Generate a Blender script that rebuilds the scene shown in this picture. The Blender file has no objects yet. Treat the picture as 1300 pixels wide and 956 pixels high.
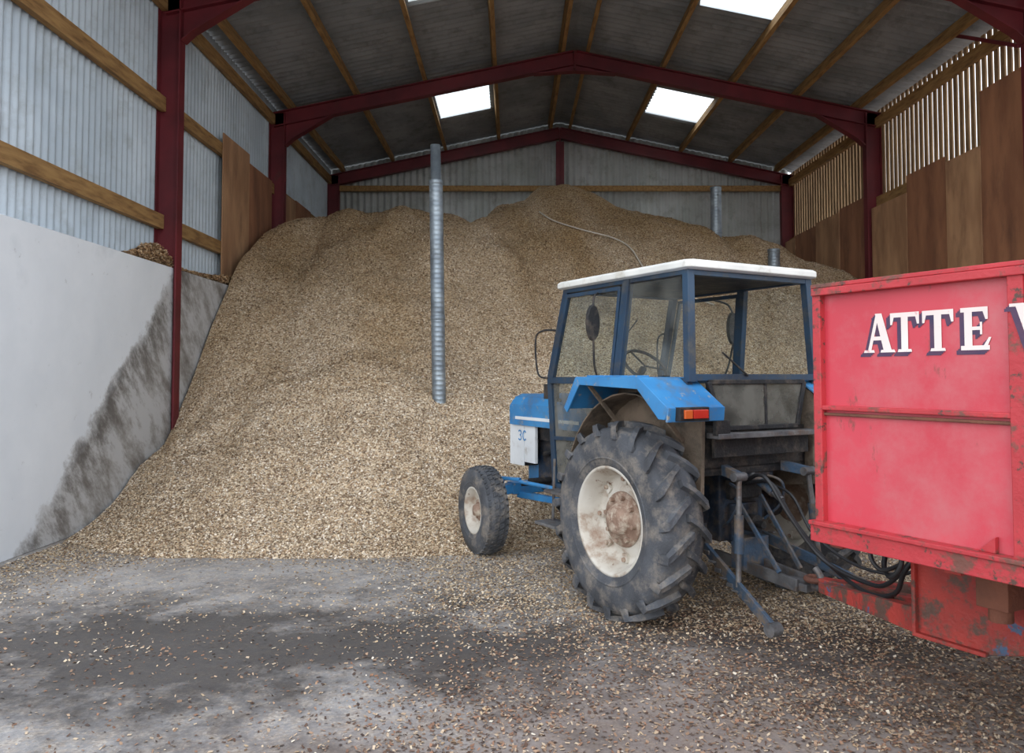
import bpy, math, random
import numpy as np
from mathutils import Vector, Matrix
random.seed(3); np.random.seed(3)
scene = bpy.context.scene
scene.view_settings.view_transform = 'Standard'

def lin(c):
    o = []
    for v in c[:3]:
        v = v/255.0
        o.append(v/12.92 if v <= 0.04045 else ((v+0.055)/1.055)**2.4)
    return (o[0], o[1], o[2], 1.0)

# ------------------------------------------------------------------ materials
def new_mat(name):
    m = bpy.data.materials.new(name); m.use_nodes = True
    nt = m.node_tree
    for n in list(nt.nodes): nt.nodes.remove(n)
    out = nt.nodes.new('ShaderNodeOutputMaterial')
    p = nt.nodes.new('ShaderNodeBsdfPrincipled')
    nt.links.new(p.outputs[0], out.inputs[0])
    return m, nt, p, out

def N(nt, t, **kw):
    n = nt.nodes.new(t)
    for k, v in kw.items():
        if k in n.inputs: n.inputs[k].default_value = v
        else: setattr(n, k, v)
    return n

def ramp(nt, fac, stops, interp='LINEAR'):
    r = nt.nodes.new('ShaderNodeValToRGB'); r.color_ramp.interpolation = interp
    el = r.color_ramp.elements
    while len(el) < len(stops): el.new(0.5)
    for e, (p, c) in zip(el, stops):
        e.position = p; e.color = c if len(c) == 4 else (*c, 1)
    nt.links.new(fac, r.inputs[0]); return r

def mix(nt, fac, a, b, mode='MIX'):
    m = nt.nodes.new('ShaderNodeMix'); m.data_type = 'RGBA'; m.blend_type = mode
    if isinstance(fac, (int, float)): m.inputs[0].default_value = fac
    else: nt.links.new(fac, m.inputs[0])
    for i, x in ((6, a), (7, b)):
        if isinstance(x, tuple): m.inputs[i].default_value = x
        else: nt.links.new(x, m.inputs[i])
    return m.outputs[2]

def math_(nt, op, a, b=None, clamp=False):
    m = nt.nodes.new('ShaderNodeMath'); m.operation = op; m.use_clamp = clamp
    for i, x in ((0, a), (1, b)):
        if x is None: continue
        if isinstance(x, (int, float)): m.inputs[i].default_value = x
        else: nt.links.new(x, m.inputs[i])
    return m.outputs[0]

W1 = (1, 1, 1, 1); B0 = (0, 0, 0, 1)

def pm(name, c1, c2=None, rough=0.6, metal=0.0, scale=4, dirt=None, dthr=(0.5, 0.7), dscale=3, bump=0.0, bscale=40, stretch=(1, 1, 1), d2=None, d2thr=(0.6, 0.64), d2scale=20, d2st=(1, 1, 1)):
    m, nt, p, out = new_mat(name)
    tc = N(nt, 'ShaderNodeTexCoord'); mp = N(nt, 'ShaderNodeMapping'); mp.inputs['Scale'].default_value = stretch
    nt.links.new(tc.outputs['Object'], mp.inputs[0])
    c2 = c2 or c1
    n = N(nt, 'ShaderNodeTexNoise', Scale=scale, Detail=5.0); nt.links.new(mp.outputs[0], n.inputs['Vector'])
    r = ramp(nt, n.outputs[0], [(0.35, lin(c1)), (0.65, lin(c2))]); col = r.outputs[0]
    if dirt:
        n2 = N(nt, 'ShaderNodeTexNoise', Scale=dscale, Detail=8.0, Roughness=0.7); nt.links.new(mp.outputs[0], n2.inputs['Vector'])
        r2 = ramp(nt, n2.outputs[0], [(dthr[0], B0), (dthr[1], W1)])
        col = mix(nt, r2.outputs[0], col, lin(dirt))
    if d2:
        mp2 = N(nt, 'ShaderNodeMapping'); mp2.inputs['Scale'].default_value = d2st; nt.links.new(tc.outputs['Object'], mp2.inputs[0])
        n4 = N(nt, 'ShaderNodeTexNoise', Scale=d2scale, Detail=9.0, Roughness=0.75); nt.links.new(mp2.outputs[0], n4.inputs['Vector'])
        r4 = ramp(nt, n4.outputs[0], [(d2thr[0], B0), (d2thr[1], W1)])
        col = mix(nt, r4.outputs[0], col, lin(d2))
    nt.links.new(col, p.inputs['Base Color'])
    p.inputs['Roughness'].default_value = rough; p.inputs['Metallic'].default_value = metal
    if bump:
        n3 = N(nt, 'ShaderNodeTexNoise', Scale=bscale, Detail=4.0); nt.links.new(mp.outputs[0], n3.inputs['Vector'])
        b = N(nt, 'ShaderNodeBump', Strength=bump, Distance=0.02); nt.links.new(n3.outputs[0], b.inputs['Height'])
        nt.links.new(b.outputs[0], p.inputs['Normal'])
    return m

M = {}
M['steel'] = pm('red_oxide_steel', (112, 34, 42), (88, 26, 34), 0.55, 0, 2, (84, 48, 44), (0.6, 0.8))
M['timber'] = pm('rail_timber', (170, 134, 84), (134, 100, 60), 0.8, 0, 3, (100, 74, 48), (0.55, 0.8), stretch=(6, 1, 6), bump=0.2)
M['roof'] = pm('fibre_cement', (150, 153, 155), (124, 128, 130), 0.9, 0, 1.2, (98, 98, 96), (0.5, 0.8))
M['clad'] = pm('galvanised_cladding', (196, 208, 216), (172, 185, 194), 0.5, 0.1, 1.0, (158, 166, 168), (0.5, 0.8))
M['backclad'] = pm('back_cladding', (196, 200, 198), (168, 172, 168), 0.8, 0, 0.8, (136, 136, 128), (0.5, 0.8))
M['ply'] = pm('plywood', (166, 116, 84), (134, 90, 65), 0.7, 0, 1.5, (106, 72, 54), (0.5, 0.75), 1.3, stretch=(1, 2, 0.6), bump=0.1)
M['ply2'] = pm('plywood_pale', (194, 152, 114), (160, 120, 88), 0.7, 0, 1.5, (126, 92, 68), (0.5, 0.75), 1.3, stretch=(1, 2, 0.6), bump=0.1)
M['slat'] = pm('yorkshire_board', (168, 138, 102), (128, 102, 74), 0.85, 0, 2, (92, 74, 56), (0.5, 0.8), stretch=(1, 6, 0.6))
M['duct'] = pm('galvanised_duct', (160, 171, 178), (128, 139, 148), 0.45, 0.6, 5, (104, 110, 114), (0.5, 0.8))
M['blue'] = pm('tractor_blue_paint', (62, 136, 190), (44, 114, 170), 0.45, 0, 3, (100, 110, 114), (0.52, 0.76), 6, d2=(150, 148, 138), d2thr=(0.58, 0.66), d2scale=14)
M['navy'] = pm('dark_blue_paint', (36, 64, 88), (25, 43, 62), 0.5, 0, 4, (76, 76, 72), (0.50, 0.72), 8)
M['black'] = pm('black_grime', (30, 31, 33), (22, 22, 24), 0.65, 0, 6, (86, 76, 66), (0.48, 0.70), 7, bump=0.3)
M['engine'] = pm('engine_blue_grime', (30, 52, 74), (28, 30, 34), 0.6, 0.1, 7, (86, 76, 66), (0.46, 0.66), 9, bump=0.3)
M['white'] = pm('roof_white_paint', (226, 226, 220), (208, 208, 202), 0.5, 0, 3, (168, 160, 142), (0.52, 0.76), 5)
M['rubber'] = pm('tyre_rubber', (82, 85, 90), (60, 62, 66), 0.8, 0, 5, (132, 124, 114), (0.48, 0.70), 7, bump=0.3, bscale=60)
M['rim'] = pm('rim_cream_rust', (204, 200, 190), (184, 176, 162), 0.6, 0.05, 5, (140, 112, 92), (0.53, 0.70), 5, d2=(116, 84, 64), d2thr=(0.61, 0.67), d2scale=12)
M['hub'] = pm('rusty_hub', (158, 134, 116), (128, 102, 86), 0.8, 0.05, 9, (196, 184, 166), (0.48, 0.66), 12, bump=0.4)
M['mud'] = pm('muddy_liner', (128, 112, 96), (92, 82, 70), 0.95, 0, 4, (66, 60, 54), (0.5, 0.7), 6, bump=0.5)
M['metal'] = pm('worn_steel', (124, 124, 124), (90, 90, 92), 0.55, 0.4, 8, (104, 82, 64), (0.5, 0.7), 10, bump=0.3)
M['linkblue'] = pm('linkage_blue', (62, 88, 114), (66, 74, 82), 0.6, 0.1, 7, (112, 100, 88), (0.46, 0.60), 9, bump=0.3)
M['tred'] = pm('trailer_red_paint', (202, 68, 82), (190, 56, 70), 0.45, 0, 1.6, (188, 104, 108), (0.46, 0.74), 2.2, d2=(130, 68, 62), d2thr=(0.61, 0.67), d2scale=5, d2st=(1.4, 1, 0.5))
M['tred2'] = pm('trailer_frame_red', (186, 56, 62), (168, 48, 54), 0.55, 0, 4, (112, 70, 60), (0.53, 0.61), 7, bump=0.2, d2=(84, 60, 52), d2thr=(0.57, 0.61), d2scale=16)
M['rustred'] = pm('rusty_chassis', (182, 64, 54), (150, 56, 50), 0.65, 0, 4, (96, 72, 62), (0.48, 0.56), 6, bump=0.4, d2=(70, 92, 120), d2thr=(0.61, 0.64), d2scale=5)
M['rust'] = pm('rust', (124, 78, 60), (96, 62, 50), 0.85, 0, 6, bump=0.4)
M['hose'] = pm('rubber_hose', (30, 30, 32), (40, 40, 42), 0.5)
M['lamp'] = pm('tail_lamp_red', (176, 44, 36), (196, 62, 42), 0.25)
M['amber'] = pm('amber_lens', (196, 92, 44), (196, 92, 44), 0.25)
M['decal'] = pm('white_decal', (222, 226, 228), (208, 212, 214), 0.5, 0, 3, (150, 140, 126), (0.56, 0.78), 6)
M['letter'] = pm('letter_white', (232, 222, 216), (226, 208, 202), 0.5, 0, 3, (208, 140, 142), (0.6, 0.68), 14)
M['lettershadow'] = pm('letter_shadow_blue', (54, 42, 76), (80, 50, 76), 0.5, 0, 10)
M['seat'] = pm('seat_vinyl', (30, 30, 33), (24, 24, 26), 0.6)
M['rope'] = pm('pale_rope', (206, 200, 186), (190, 182, 168), 0.8)

# glass
m, nt, p, out = new_mat('cab_glass'); nt.nodes.remove(p)
tr = N(nt, 'ShaderNodeBsdfTransparent'); tr.inputs[0].default_value = (0.84, 0.89, 0.87, 1)
gl = N(nt, 'ShaderNodeBsdfGlossy', Roughness=0.05); df = N(nt, 'ShaderNodeBsdfDiffuse'); df.inputs[0].default_value = lin((156, 156, 146))
tc = N(nt, 'ShaderNodeTexCoord'); no = N(nt, 'ShaderNodeTexNoise', Scale=4.0, Detail=5.0); nt.links.new(tc.outputs['Object'], no.inputs['Vector'])
rr = ramp(nt, no.outputs[0], [(0.4, (0.03, 0.03, 0.03, 1)), (0.7, (0.22, 0.22, 0.22, 1))])
m1 = N(nt, 'ShaderNodeMixShader'); nt.links.new(rr.outputs[0], m1.inputs[0]); nt.links.new(tr.outputs[0], m1.inputs[1]); nt.links.new(df.outputs[0], m1.inputs[2])
m2 = N(nt, 'ShaderNodeMixShader', Fac=0.06); nt.links.new(m1.outputs[0], m2.inputs[1]); nt.links.new(gl.outputs[0], m2.inputs[2])
nt.links.new(m2.outputs[0], out.inputs[0]); M['glass'] = m
m, nt, p, out = new_mat('dirty_rear_glass'); nt.nodes.remove(p)
tr = N(nt, 'ShaderNodeBsdfTransparent'); tr.inputs[0].default_value = (0.6, 0.64, 0.62, 1)
df = N(nt, 'ShaderNodeBsdfDiffuse'); df.inputs[0].default_value = lin((124, 122, 114))
tc = N(nt, 'ShaderNodeTexCoord'); no = N(nt, 'ShaderNodeTexNoise', Scale=6.0, Detail=6.0); nt.links.new(tc.outputs['Object'], no.inputs['Vector'])
rr = ramp(nt, no.outputs[0], [(0.35, (0.25, 0.25, 0.25, 1)), (0.65, (0.7, 0.7, 0.7, 1))])
m1 = N(nt, 'ShaderNodeMixShader'); nt.links.new(rr.outputs[0], m1.inputs[0]); nt.links.new(tr.outputs[0], m1.inputs[1]); nt.links.new(df.outputs[0], m1.inputs[2])
nt.links.new(m1.outputs[0], out.inputs[0]); M['dirtyglass'] = m
m, nt, p, out = new_mat('translucent_rooflight'); nt.nodes.remove(p)
tr = N(nt, 'ShaderNodeBsdfTransparent'); tr.inputs[0].default_value = (0.92, 0.95, 0.93, 1)
tl = N(nt, 'ShaderNodeBsdfTranslucent'); tl.inputs[0].default_value = (0.9, 0.93, 0.9, 1)
m1 = N(nt, 'ShaderNodeMixShader', Fac=0.4); nt.links.new(tr.outputs[0], m1.inputs[1]); nt.links.new(tl.outputs[0], m1.inputs[2])
nt.links.new(m1.outputs[0], out.inputs[0]); M['skylight'] = m

m, nt, p, out = new_mat('wood_chip_flakes')
at = N(nt, 'ShaderNodeAttribute'); at.attribute_name = 'Col'
nt.links.new(at.outputs['Color'], p.inputs['Base Color']); p.inputs['Roughness'].default_value = 0.85; M['flake'] = m

m, nt, p, out = new_mat('wood_chip_surface')
geo = N(nt, 'ShaderNodeNewGeometry'); pos = geo.outputs['Position']
def chipcol(nt, pos, scale):
    vo = N(nt, 'ShaderNodeTexVoronoi', Scale=scale); nt.links.new(pos, vo.inputs['Vector'])
    sep = N(nt, 'ShaderNodeSeparateColor'); nt.links.new(vo.outputs['Color'], sep.inputs[0])
    r = ramp(nt, sep.outputs[0], [(0.0, lin((120, 99, 78))), (0.25, lin((164, 140, 112))), (0.5, lin((194, 172, 143))), (0.75, lin((213, 196, 170))), (1.0, lin((232, 219, 198)))])
    return r.outputs[0], vo
c, vo = chipcol(nt, pos, 62.0)
at = N(nt, 'ShaderNodeAttribute'); at.attribute_name = 'Tint'
c2 = mix(nt, 1.0, c, at.outputs['Color'], 'MULTIPLY')
nt.links.new(c2, p.inputs['Base Color']); p.inputs['Roughness'].default_value = 0.9
b = N(nt, 'ShaderNodeBump', Strength=0.6, Distance=0.02); nt.links.new(vo.outputs['Distance'], b.inputs['Height']); nt.links.new(b.outputs[0], p.inputs['Normal'])
M['pile'] = m

# floor
m, nt, p, out = new_mat('yard_concrete')
geo = N(nt, 'ShaderNodeNewGeometry'); pos = geo.outputs['Position']
n1 = N(nt, 'ShaderNodeTexNoise', Scale=1.3, Detail=8.0, Roughness=0.65); nt.links.new(pos, n1.inputs['Vector'])
con = ramp(nt, n1.outputs[0], [(0.3, lin((122, 119, 117))), (0.5, lin((150, 148, 146))), (0.7, lin((174, 172, 170)))])
n2 = N(nt, 'ShaderNodeTexNoise', Scale=0.8, Detail=10.0, Roughness=0.74); nt.links.new(pos, n2.inputs['Vector'])
sp = N(nt, 'ShaderNodeSeparateXYZ'); nt.links.new(pos, sp.inputs[0])
yy = math_(nt, 'SUBTRACT', sp.outputs[1], 4.95); yy = math_(nt, 'ABSOLUTE', yy); yy = math_(nt, 'MULTIPLY', yy, -0.17)
xx = math_(nt, 'ADD', sp.outputs[0], 1.8); xx = math_(nt, 'ABSOLUTE', xx); xx = math_(nt, 'MULTIPLY', xx, -0.03)
dk = math_(nt, 'ADD', n2.outputs[0], yy); dk = math_(nt, 'ADD', dk, xx)
dr = ramp(nt, dk, [(0.24, B0), (0.33, (0.55, 0.55, 0.55, 1)), (0.41, W1)])
cc, vo = chipcol(nt, pos, 75.0)
n3 = N(nt, 'ShaderNodeTexNoise', Scale=11.0, Detail=9.0, Roughness=0.85); nt.links.new(pos, n3.inputs['Vector'])
cr = ramp(nt, n3.outputs[0], [(0.47, B0), (0.54, W1)])
c2 = mix(nt, math_(nt, 'MULTIPLY', cr.outputs[0], 0.35), con.outputs[0], cc)
dn = ramp(nt, n3.outputs[0], [(0.36, W1), (0.46, B0)])
c2 = mix(nt, math_(nt, 'MULTIPLY', dn.outputs[0], 0.55), c2, lin((90, 82, 76)))
bx = math_(nt, 'ADD', math_(nt, 'MULTIPLY', sp.outputs[0], 0.35), math_(nt, 'MULTIPLY', math_(nt, 'SUBTRACT', 5.6, sp.outputs[1]), 0.35))
bx = math_(nt, 'ADD', bx, math_(nt, 'MULTIPLY', math_(nt, 'SUBTRACT', n2.outputs[0], 0.5), 2.0))
br_ = ramp(nt, bx, [(0.1, B0), (0.7, W1)])
c2 = mix(nt, math_(nt, 'MULTIPLY', br_.outputs[0], 0.6), c2, lin((120, 102, 90)))
c2 = mix(nt, math_(nt, 'MULTIPLY', dr.outputs[0], 0.86), c2, lin((58, 53, 50)))
nt.links.new(c2, p.inputs['Base Color']); p.inputs['Roughness'].default_value = 0.8
b = N(nt, 'ShaderNodeBump', Strength=0.35, Distance=0.02); nt.links.new(n3.outputs[0], b.inputs['Height']); nt.links.new(b.outputs[0], p.inputs['Normal'])
M['floor'] = m

# left concrete wall with grain-line dirt stain
m, nt, p, out = new_mat('painted_concrete_wall')
geo = N(nt, 'ShaderNodeNewGeometry'); pos = geo.outputs['Position']
n1 = N(nt, 'ShaderNodeTexNoise', Scale=0.8, Detail=7.0, Roughness=0.6); nt.links.new(pos, n1.inputs['Vector'])
base = ramp(nt, n1.outputs[0], [(0.3, lin((226, 232, 237))), (0.6, lin((238, 243, 247))), (0.75, lin((216, 223, 228)))])
mp3 = N(nt, 'ShaderNodeMapping'); mp3.inputs['Rotation'].default_value = (0.75, 0, 0); nt.links.new(pos, mp3.inputs[0])
mp4 = N(nt, 'ShaderNodeMapping'); mp4.inputs['Scale'].default_value = (1, 0.7, 1.7); nt.links.new(mp3.outputs[0], mp4.inputs[0])
n2 = N(nt, 'ShaderNodeTexNoise', Scale=1.3, Detail=12.0, Roughness=0.70); nt.links.new(pos, n2.inputs['Vector'])
n5 = N(nt, 'ShaderNodeTexNoise', Scale=1.7, Detail=12.0, Roughness=0.72); nt.links.new(mp4.outputs[0], n5.inputs['Vector'])
sp = N(nt, 'ShaderNodeSeparateXYZ'); nt.links.new(pos, sp.inputs[0])
a = math_(nt, 'SUBTRACT', sp.outputs[1], 7.15); a = math_(nt, 'MULTIPLY', a, 0.95)
a = math_(nt, 'SUBTRACT', a, sp.outputs[2]); a = math_(nt, 'ADD', a, math_(nt, 'MULTIPLY', math_(nt, 'SUBTRACT', n2.outputs[0], 0.5), 1.2))
mask = ramp(nt, a, [(0.0, B0), (0.10, (0.7, 0.7, 0.7, 1)), (0.25, W1)])
edge = ramp(nt, a, [(0.02, (0.2, 0.2, 0.2, 1)), (0.18, (0.95, 0.95, 0.95, 1)), (0.5, (0.6, 0.6, 0.6, 1)), (1.0, (0.1, 0.1, 0.1, 1))])
sc = ramp(nt, n5.outputs[0], [(0.36, lin((112, 103, 93))), (0.46, lin((158, 154, 148))), (0.56, lin((196, 196, 195)))])
ep = ramp(nt, n5.outputs[0], [(0.42, W1), (0.56, (0.1, 0.1, 0.1, 1))])
sc2 = mix(nt, math_(nt, 'MULTIPLY', edge.outputs[0], ep.outputs[0]), sc.outputs[0], lin((72, 64, 56)))
c = mix(nt, math_(nt, 'MULTIPLY', mask.outputs[0], 0.92), base.outputs[0], sc2)
n6 = N(nt, 'ShaderNodeTexNoise', Scale=6.0, Detail=8.0, Roughness=0.7); nt.links.new(pos, n6.inputs['Vector'])
sf = ramp(nt, n6.outputs[0], [(0.64, B0), (0.72, (0.5, 0.5, 0.5, 1))])
c = mix(nt, sf.outputs[0], c, lin((150, 150, 148)))
nt.links.new(c, p.inputs['Base Color']); p.inputs['Roughness'].default_value = 0.8
M['concwall'] = m
M['conc'] = pm('bare_concrete', (176, 176, 172), (150, 150, 146), 0.9, 0, 1)

# ------------------------------------------------------------------ mesh builder
class MB:
    def __init__(s): s.v = []; s.f = []; s.m = []; s.s = []
    def add(s, vs, fs, m=0, sm=False):
        o = len(s.v); s.v += [tuple(v) for v in vs]
        for f in fs: s.f.append([i+o for i in f]); s.m.append(m); s.s.append(sm)
    def box(s, c, size, m=0, rot=None):
        c = Vector(c); h = Vector(size)/2; vs = []
        for x in (-1, 1):
            for y in (-1, 1):
                for z in (-1, 1):
                    v = Vector((x*h.x, y*h.y, z*h.z))
                    if rot is not None: v = rot @ v
                    vs.append(c+v)
        s.add(vs, [(0, 1, 3, 2), (4, 6, 7, 5), (0, 4, 5, 1), (2, 3, 7, 6), (0, 2, 6, 4), (1, 5, 7, 3)], m)
    def beam(s, p0, p1, w, h, m=0, up=(0, 0, 1), h1=None):
        p0 = Vector(p0); p1 = Vector(p1); d = (p1-p0).normalized(); up = Vector(up)
        if abs(d.dot(up)) > 0.98: up = Vector((1, 0, 0))
        sd = d.cross(up).normalized(); u = sd.cross(d).normalized(); h1 = h1 or h
        vs = []
        for p, hh in ((p0, h), (p1, h1)):
            for a, b in ((-1, -1), (1, -1), (1, 1), (-1, 1)): vs.append(p+sd*a*w/2+u*b*hh/2)
        s.add(vs, [(0, 3, 2, 1), (4, 5, 6, 7), (0, 1, 5, 4), (1, 2, 6, 5), (2, 3, 7, 6), (3, 0, 4, 7)], m)
    def cyl(s, p0, p1, r0, r1=None, m=0, n=20):
        p0 = Vector(p0); p1 = Vector(p1); r1 = r0 if r1 is None else r1
        d = (p1-p0).normalized(); t = Vector((1, 0, 0)) if abs(d.x) < .9 else Vector((0, 1, 0))
        a = d.cross(t).normalized(); b = d.cross(a); vs = []
        for p, r in ((p0, r0), (p1, r1)):
            for i in range(n):
                th = 2*math.pi*i/n; vs.append(p+a*math.cos(th)*r+b*math.sin(th)*r)
        s.add(vs, [(i, (i+1) % n, n+(i+1) % n, n+i) for i in range(n)], m, True)
        s.add(vs[:n], [tuple(range(n))], m); s.add(vs[n:], [tuple(range(n))], m)
    def tube(s, pts, r, m=0, n=8, sub=6):
        P = [Vector(p) for p in pts]
        if sub > 1 and len(P) > 2:
            Q = []
            for i in range(len(P)-1):
                a = P[max(i-1, 0)]; b = P[i]; c = P[i+1]; d = P[min(i+2, len(P)-1)]
                for k in range(sub):
                    t = k/sub
                    Q.append(0.5*((2*b)+(c-a)*t+(2*a-5*b+4*c-d)*t*t+(3*b-3*c+d-a)*t**3))
            Q.append(P[-1]); P = Q
        vs = []; ref = None
        for i, p in enumerate(P):
            d = (P[min(i+1, len(P)-1)]-P[max(i-1, 0)]).normalized()
            if ref is None: ref = d.cross(Vector((0.31, 0.2, 0.9))).normalized()
            a = (ref-d*ref.dot(d)).normalized(); ref = a; b = d.cross(a)
            for j in range(n):
                th = 2*math.pi*j/n; vs.append(p+(a*math.cos(th)+b*math.sin(th))*r)
        fs = [(i*n+j, i*n+(j+1) % n, (i+1)*n+(j+1) % n, (i+1)*n+j) for i in range(len(P)-1) for j in range(n)]
        s.add(vs, fs, m, True); s.add(vs[:n], [tuple(range(n))], m); s.add(vs[-n:], [tuple(range(n))], m)
    def lathe(s, prof, c, n=48, m=0, sm=True, T=None):  # axis = y, prof (r, y)
        c = Vector(c); vs = []
        for r, y in prof:
            for i in range(n):
                th = 2*math.pi*i/n; v = Vector((r*math.cos(th), y, r*math.sin(th)))
                if T is not None: v = T @ v
                vs.append(c+v)
        fs = [(k*n+i, k*n+(i+1) % n, (k+1)*n+(i+1) % n, (k+1)*n+i) for k in range(len(prof)-1) for i in range(n)]
        s.add(vs, fs, m, sm)
    def prism(s, poly, y0, y1, m=0, ax='y'):
        n = len(poly)
        if ax == 'y': vs = [(x, y0, z) for x, z in poly]+[(x, y1, z) for x, z in poly]
        elif ax == 'x': vs = [(y0, x, z) for x, z in poly]+[(y1, x, z) for x, z in poly]
        s.add(vs, [tuple(range(n)), tuple(range(n, 2*n))]+[(i, (i+1) % n, n+(i+1) % n, n+i) for i in range(n)], m)
    def band(s, prof, y0, y1, th, m=0):
        for (a, b) in zip(prof[:-1], prof[1:]):
            d = Vector((b[0]-a[0], 0, b[1]-a[1])); s.beam((a[0], (y0+y1)/2, a[1]), (b[0], (y0+y1)/2, b[1]), abs(y1-y0), th, m, up=(-d.z, 0, d.x) if d.x > 0 else (d.z, 0, -d.x))
    def obj(s, name, mats, parent=None, bevel=0.0, loc=None, rotz=None, recalc=True):
        me = bpy.data.meshes.new(name); me.from_pydata(s.v, [], s.f); me.update()
        for mt in mats: me.materials.append(M[mt])
        me.polygons.foreach_set('material_index', s.m); me.polygons.foreach_set('use_smooth', s.s)
        if recalc:
            import bmesh
            bm = bmesh.new(); bm.from_mesh(me); bmesh.ops.recalc_face_normals(bm, faces=bm.faces); bm.to_mesh(me); bm.free()
        o = bpy.data.objects.new(name, me); scene.collection.objects.link(o)
        if parent: o.parent = parent
        if loc: o.location = loc
        if rotz is not None: o.rotation_euler[2] = rotz
        if bevel:
            b = o.modifiers.new('bevel', 'BEVEL'); b.width = bevel; b.segments = 2; b.limit_method = 'ANGLE'; b.angle_limit = 0.7
        return o

def empty(name, loc=(0, 0, 0), rotz=0):
    e = bpy.data.objects.new(name, None); scene.collection.objects.link(e); e.location = loc; e.rotation_euler[2] = rotz; return e

# ------------------------------------------------------------------ camera
cam = bpy.data.cameras.new('camera'); co = bpy.data.objects.new('camera', cam); scene.collection.objects.link(co)
cam.sensor_fit = 'HORIZONTAL'; cam.sensor_width = 36; cam.lens = 36*1000/1300.0
cam.shift_y = -(478-433.5)/1300.0
co.location = (0, 0, 1.65); co.rotation_euler = (math.radians(90+2.4), 0, 0); cam.clip_end = 500
scene.camera = co

# ------------------------------------------------------------------ barn
XC = 1.23; XL = -4.46; XR = 6.92
FR = [5.6, 10.4, 15.2, 20.0]
YF = 5.3; YB = 20.3
def zc(x): return 7.84-0.21*abs(x-XC)

b = MB(); b.box((0, 0, -0.1), (80, 80, 0.2)); b.obj('floor', ['floor'])

b = MB()
def ibeam(b, p0, p1, dep, wid, side, t=0.018):
    p0 = Vector(p0); p1 = Vector(p1); d = (p1-p0).normalized(); sd = Vector(side); dp = d.cross(sd).normalized()
    b.beam(p0, p1, 0.014, dep, 0, up=dp)
    for sgn in (-1, 1):
        o = dp*sgn*(dep/2-t/2); b.beam(p0+o, p1+o, wid, t, 0, up=dp)
for Y in FR:
    last = Y == FR[-1]
    ibeam(b, (XL-0.11, Y, 0), (XL-0.11, Y, 6.75), 0.30, 0.17, (0, 1, 0))
    ibeam(b, (XR+0.11, Y, 0), (XR+0.11, Y, 6.75), 0.30, 0.17, (0, 1, 0))
    for x0, x1 in ((XL-0.2, XC), (XR+0.2, XC)):
        ibeam(b, (x0, Y, zc(x0)), (x1, Y, zc(x1)), 0.28, 0.17, (0, 1, 0))
        sg = 1 if x1 > x0 else -1
        if not last:
            xa = x0+sg*0.25; xb = x0+sg*1.15
            b.prism([(xa, zc(xa)-0.12), (xb, zc(xb)-0.13), (xa+sg*0.12, zc(xa)-0.44), (xa, zc(xa)-0.55)], Y-0.008, Y+0.008)
            b.beam((xa, Y, zc(xa)-0.55), (xa+sg*0.14, Y, zc(xa)-0.42), 0.17, 0.016)
            b.beam((xa+sg*0.14, Y, zc(xa)-0.42), (xb, Y, zc(xb)-0.14), 0.17, 0.016)
            b.beam((XC-sg*0.8, Y, zc(XC-0.8)-0.15), (XC, Y, zc(XC)-0.26), 0.17, 0.018)
            b.prism([(XC-sg*0.8, zc(XC-0.8)-0.13), (XC, zc(XC)-0.12), (XC, zc(XC)-0.25)], Y-0.008, Y+0.008)
    b.box((XC, Y, 7.78), (0.03, 0.2, 0.36))
ibeam(b, (XC, 20.0, 0), (XC, 20.0, 7.6), 0.2, 0.2, (1, 0, 0))
b.beam((XR-0.05, 10.5, 6.1), (XR-0.05, 12.0, 6.9), 0.05, 0.05)
b.obj('steel_portal_frame', ['steel'])

PX = [-4.35, -3.07, -1.72, -0.35, 0.98, 1.5, 2.98, 4.35, 5.62, 6.8]
b = MB()
for x in PX:
    sl = 0.21 if x < XC else -0.21
    up = Vector((-sl, 0, 1)).normalized()
    b.beam((x, YF, zc(x)+0.265), (x, YB-0.15, zc(x)+0.265), 0.075, 0.2, 0, up=up)
for i in range(3):
    y0 = FR[i]+0.02; y1 = FR[i+1]-0.02
    for z in (3.67, 5.25, 6.62):
        b.beam((XL-0.2, y0, z), (XL-0.2, y1, z), 0.08, 0.19)
    for z in (3.67, 5.0, 6.55):
        b.beam((XR+0.2, y0, z), (XR+0.2, y1, z), 0.08, 0.19)
for x0, x1 in ((XL, XC-0.1), (XC+0.1, XR)):
    b.beam((x0, 20.05, 6.42), (x1, 20.05, 6.42), 0.08, 0.14)
b.obj('timber_purlins', ['timber'])

def corr(y):
    return 0.024*math.sin(2*math.pi*y/0.125)
b = MB(); ys = np.arange(YF, YB+0.01, 0.0156)
vs = []
for y in ys: vs += [(XL-0.27+corr(y), y, 2.9), (XL-0.27+corr(y), y, 6.95)]
b.add(vs, [(2*i, 2*i+1, 2*i+3, 2*i+2) for i in range(len(ys)-1)], 0, True)
b.obj('wall_left', ['clad'], recalc=False)
b = MB(); xs = np.arange(XL-0.27, XR+0.27, 0.018); vs = []
for x in xs:
    y = YB+0.03*math.sin(2*math.pi*x/0.17); vs += [(x, y, 2.9), (x, y, zc(x)+0.36)]
b.add(vs, [(2*i, 2*i+1, 2*i+3, 2*i+2) for i in range(len(xs)-1)], 0, True)
b.box(((XL+XR)/2, YB-0.12, 1.5), (XR-XL+0.4, 0.14, 3.0), 1)
b.obj('wall_back', ['backclad', 'conc'], recalc=False)
b = MB()
for i in range(3):
    b.box((XL-0.1, (FR[i]+FR[i+1])/2, 1.53), (0.16, 4.8-0.03, 3.06))
b.obj('concrete_wall', ['concwall'], bevel=0.01)
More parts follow.
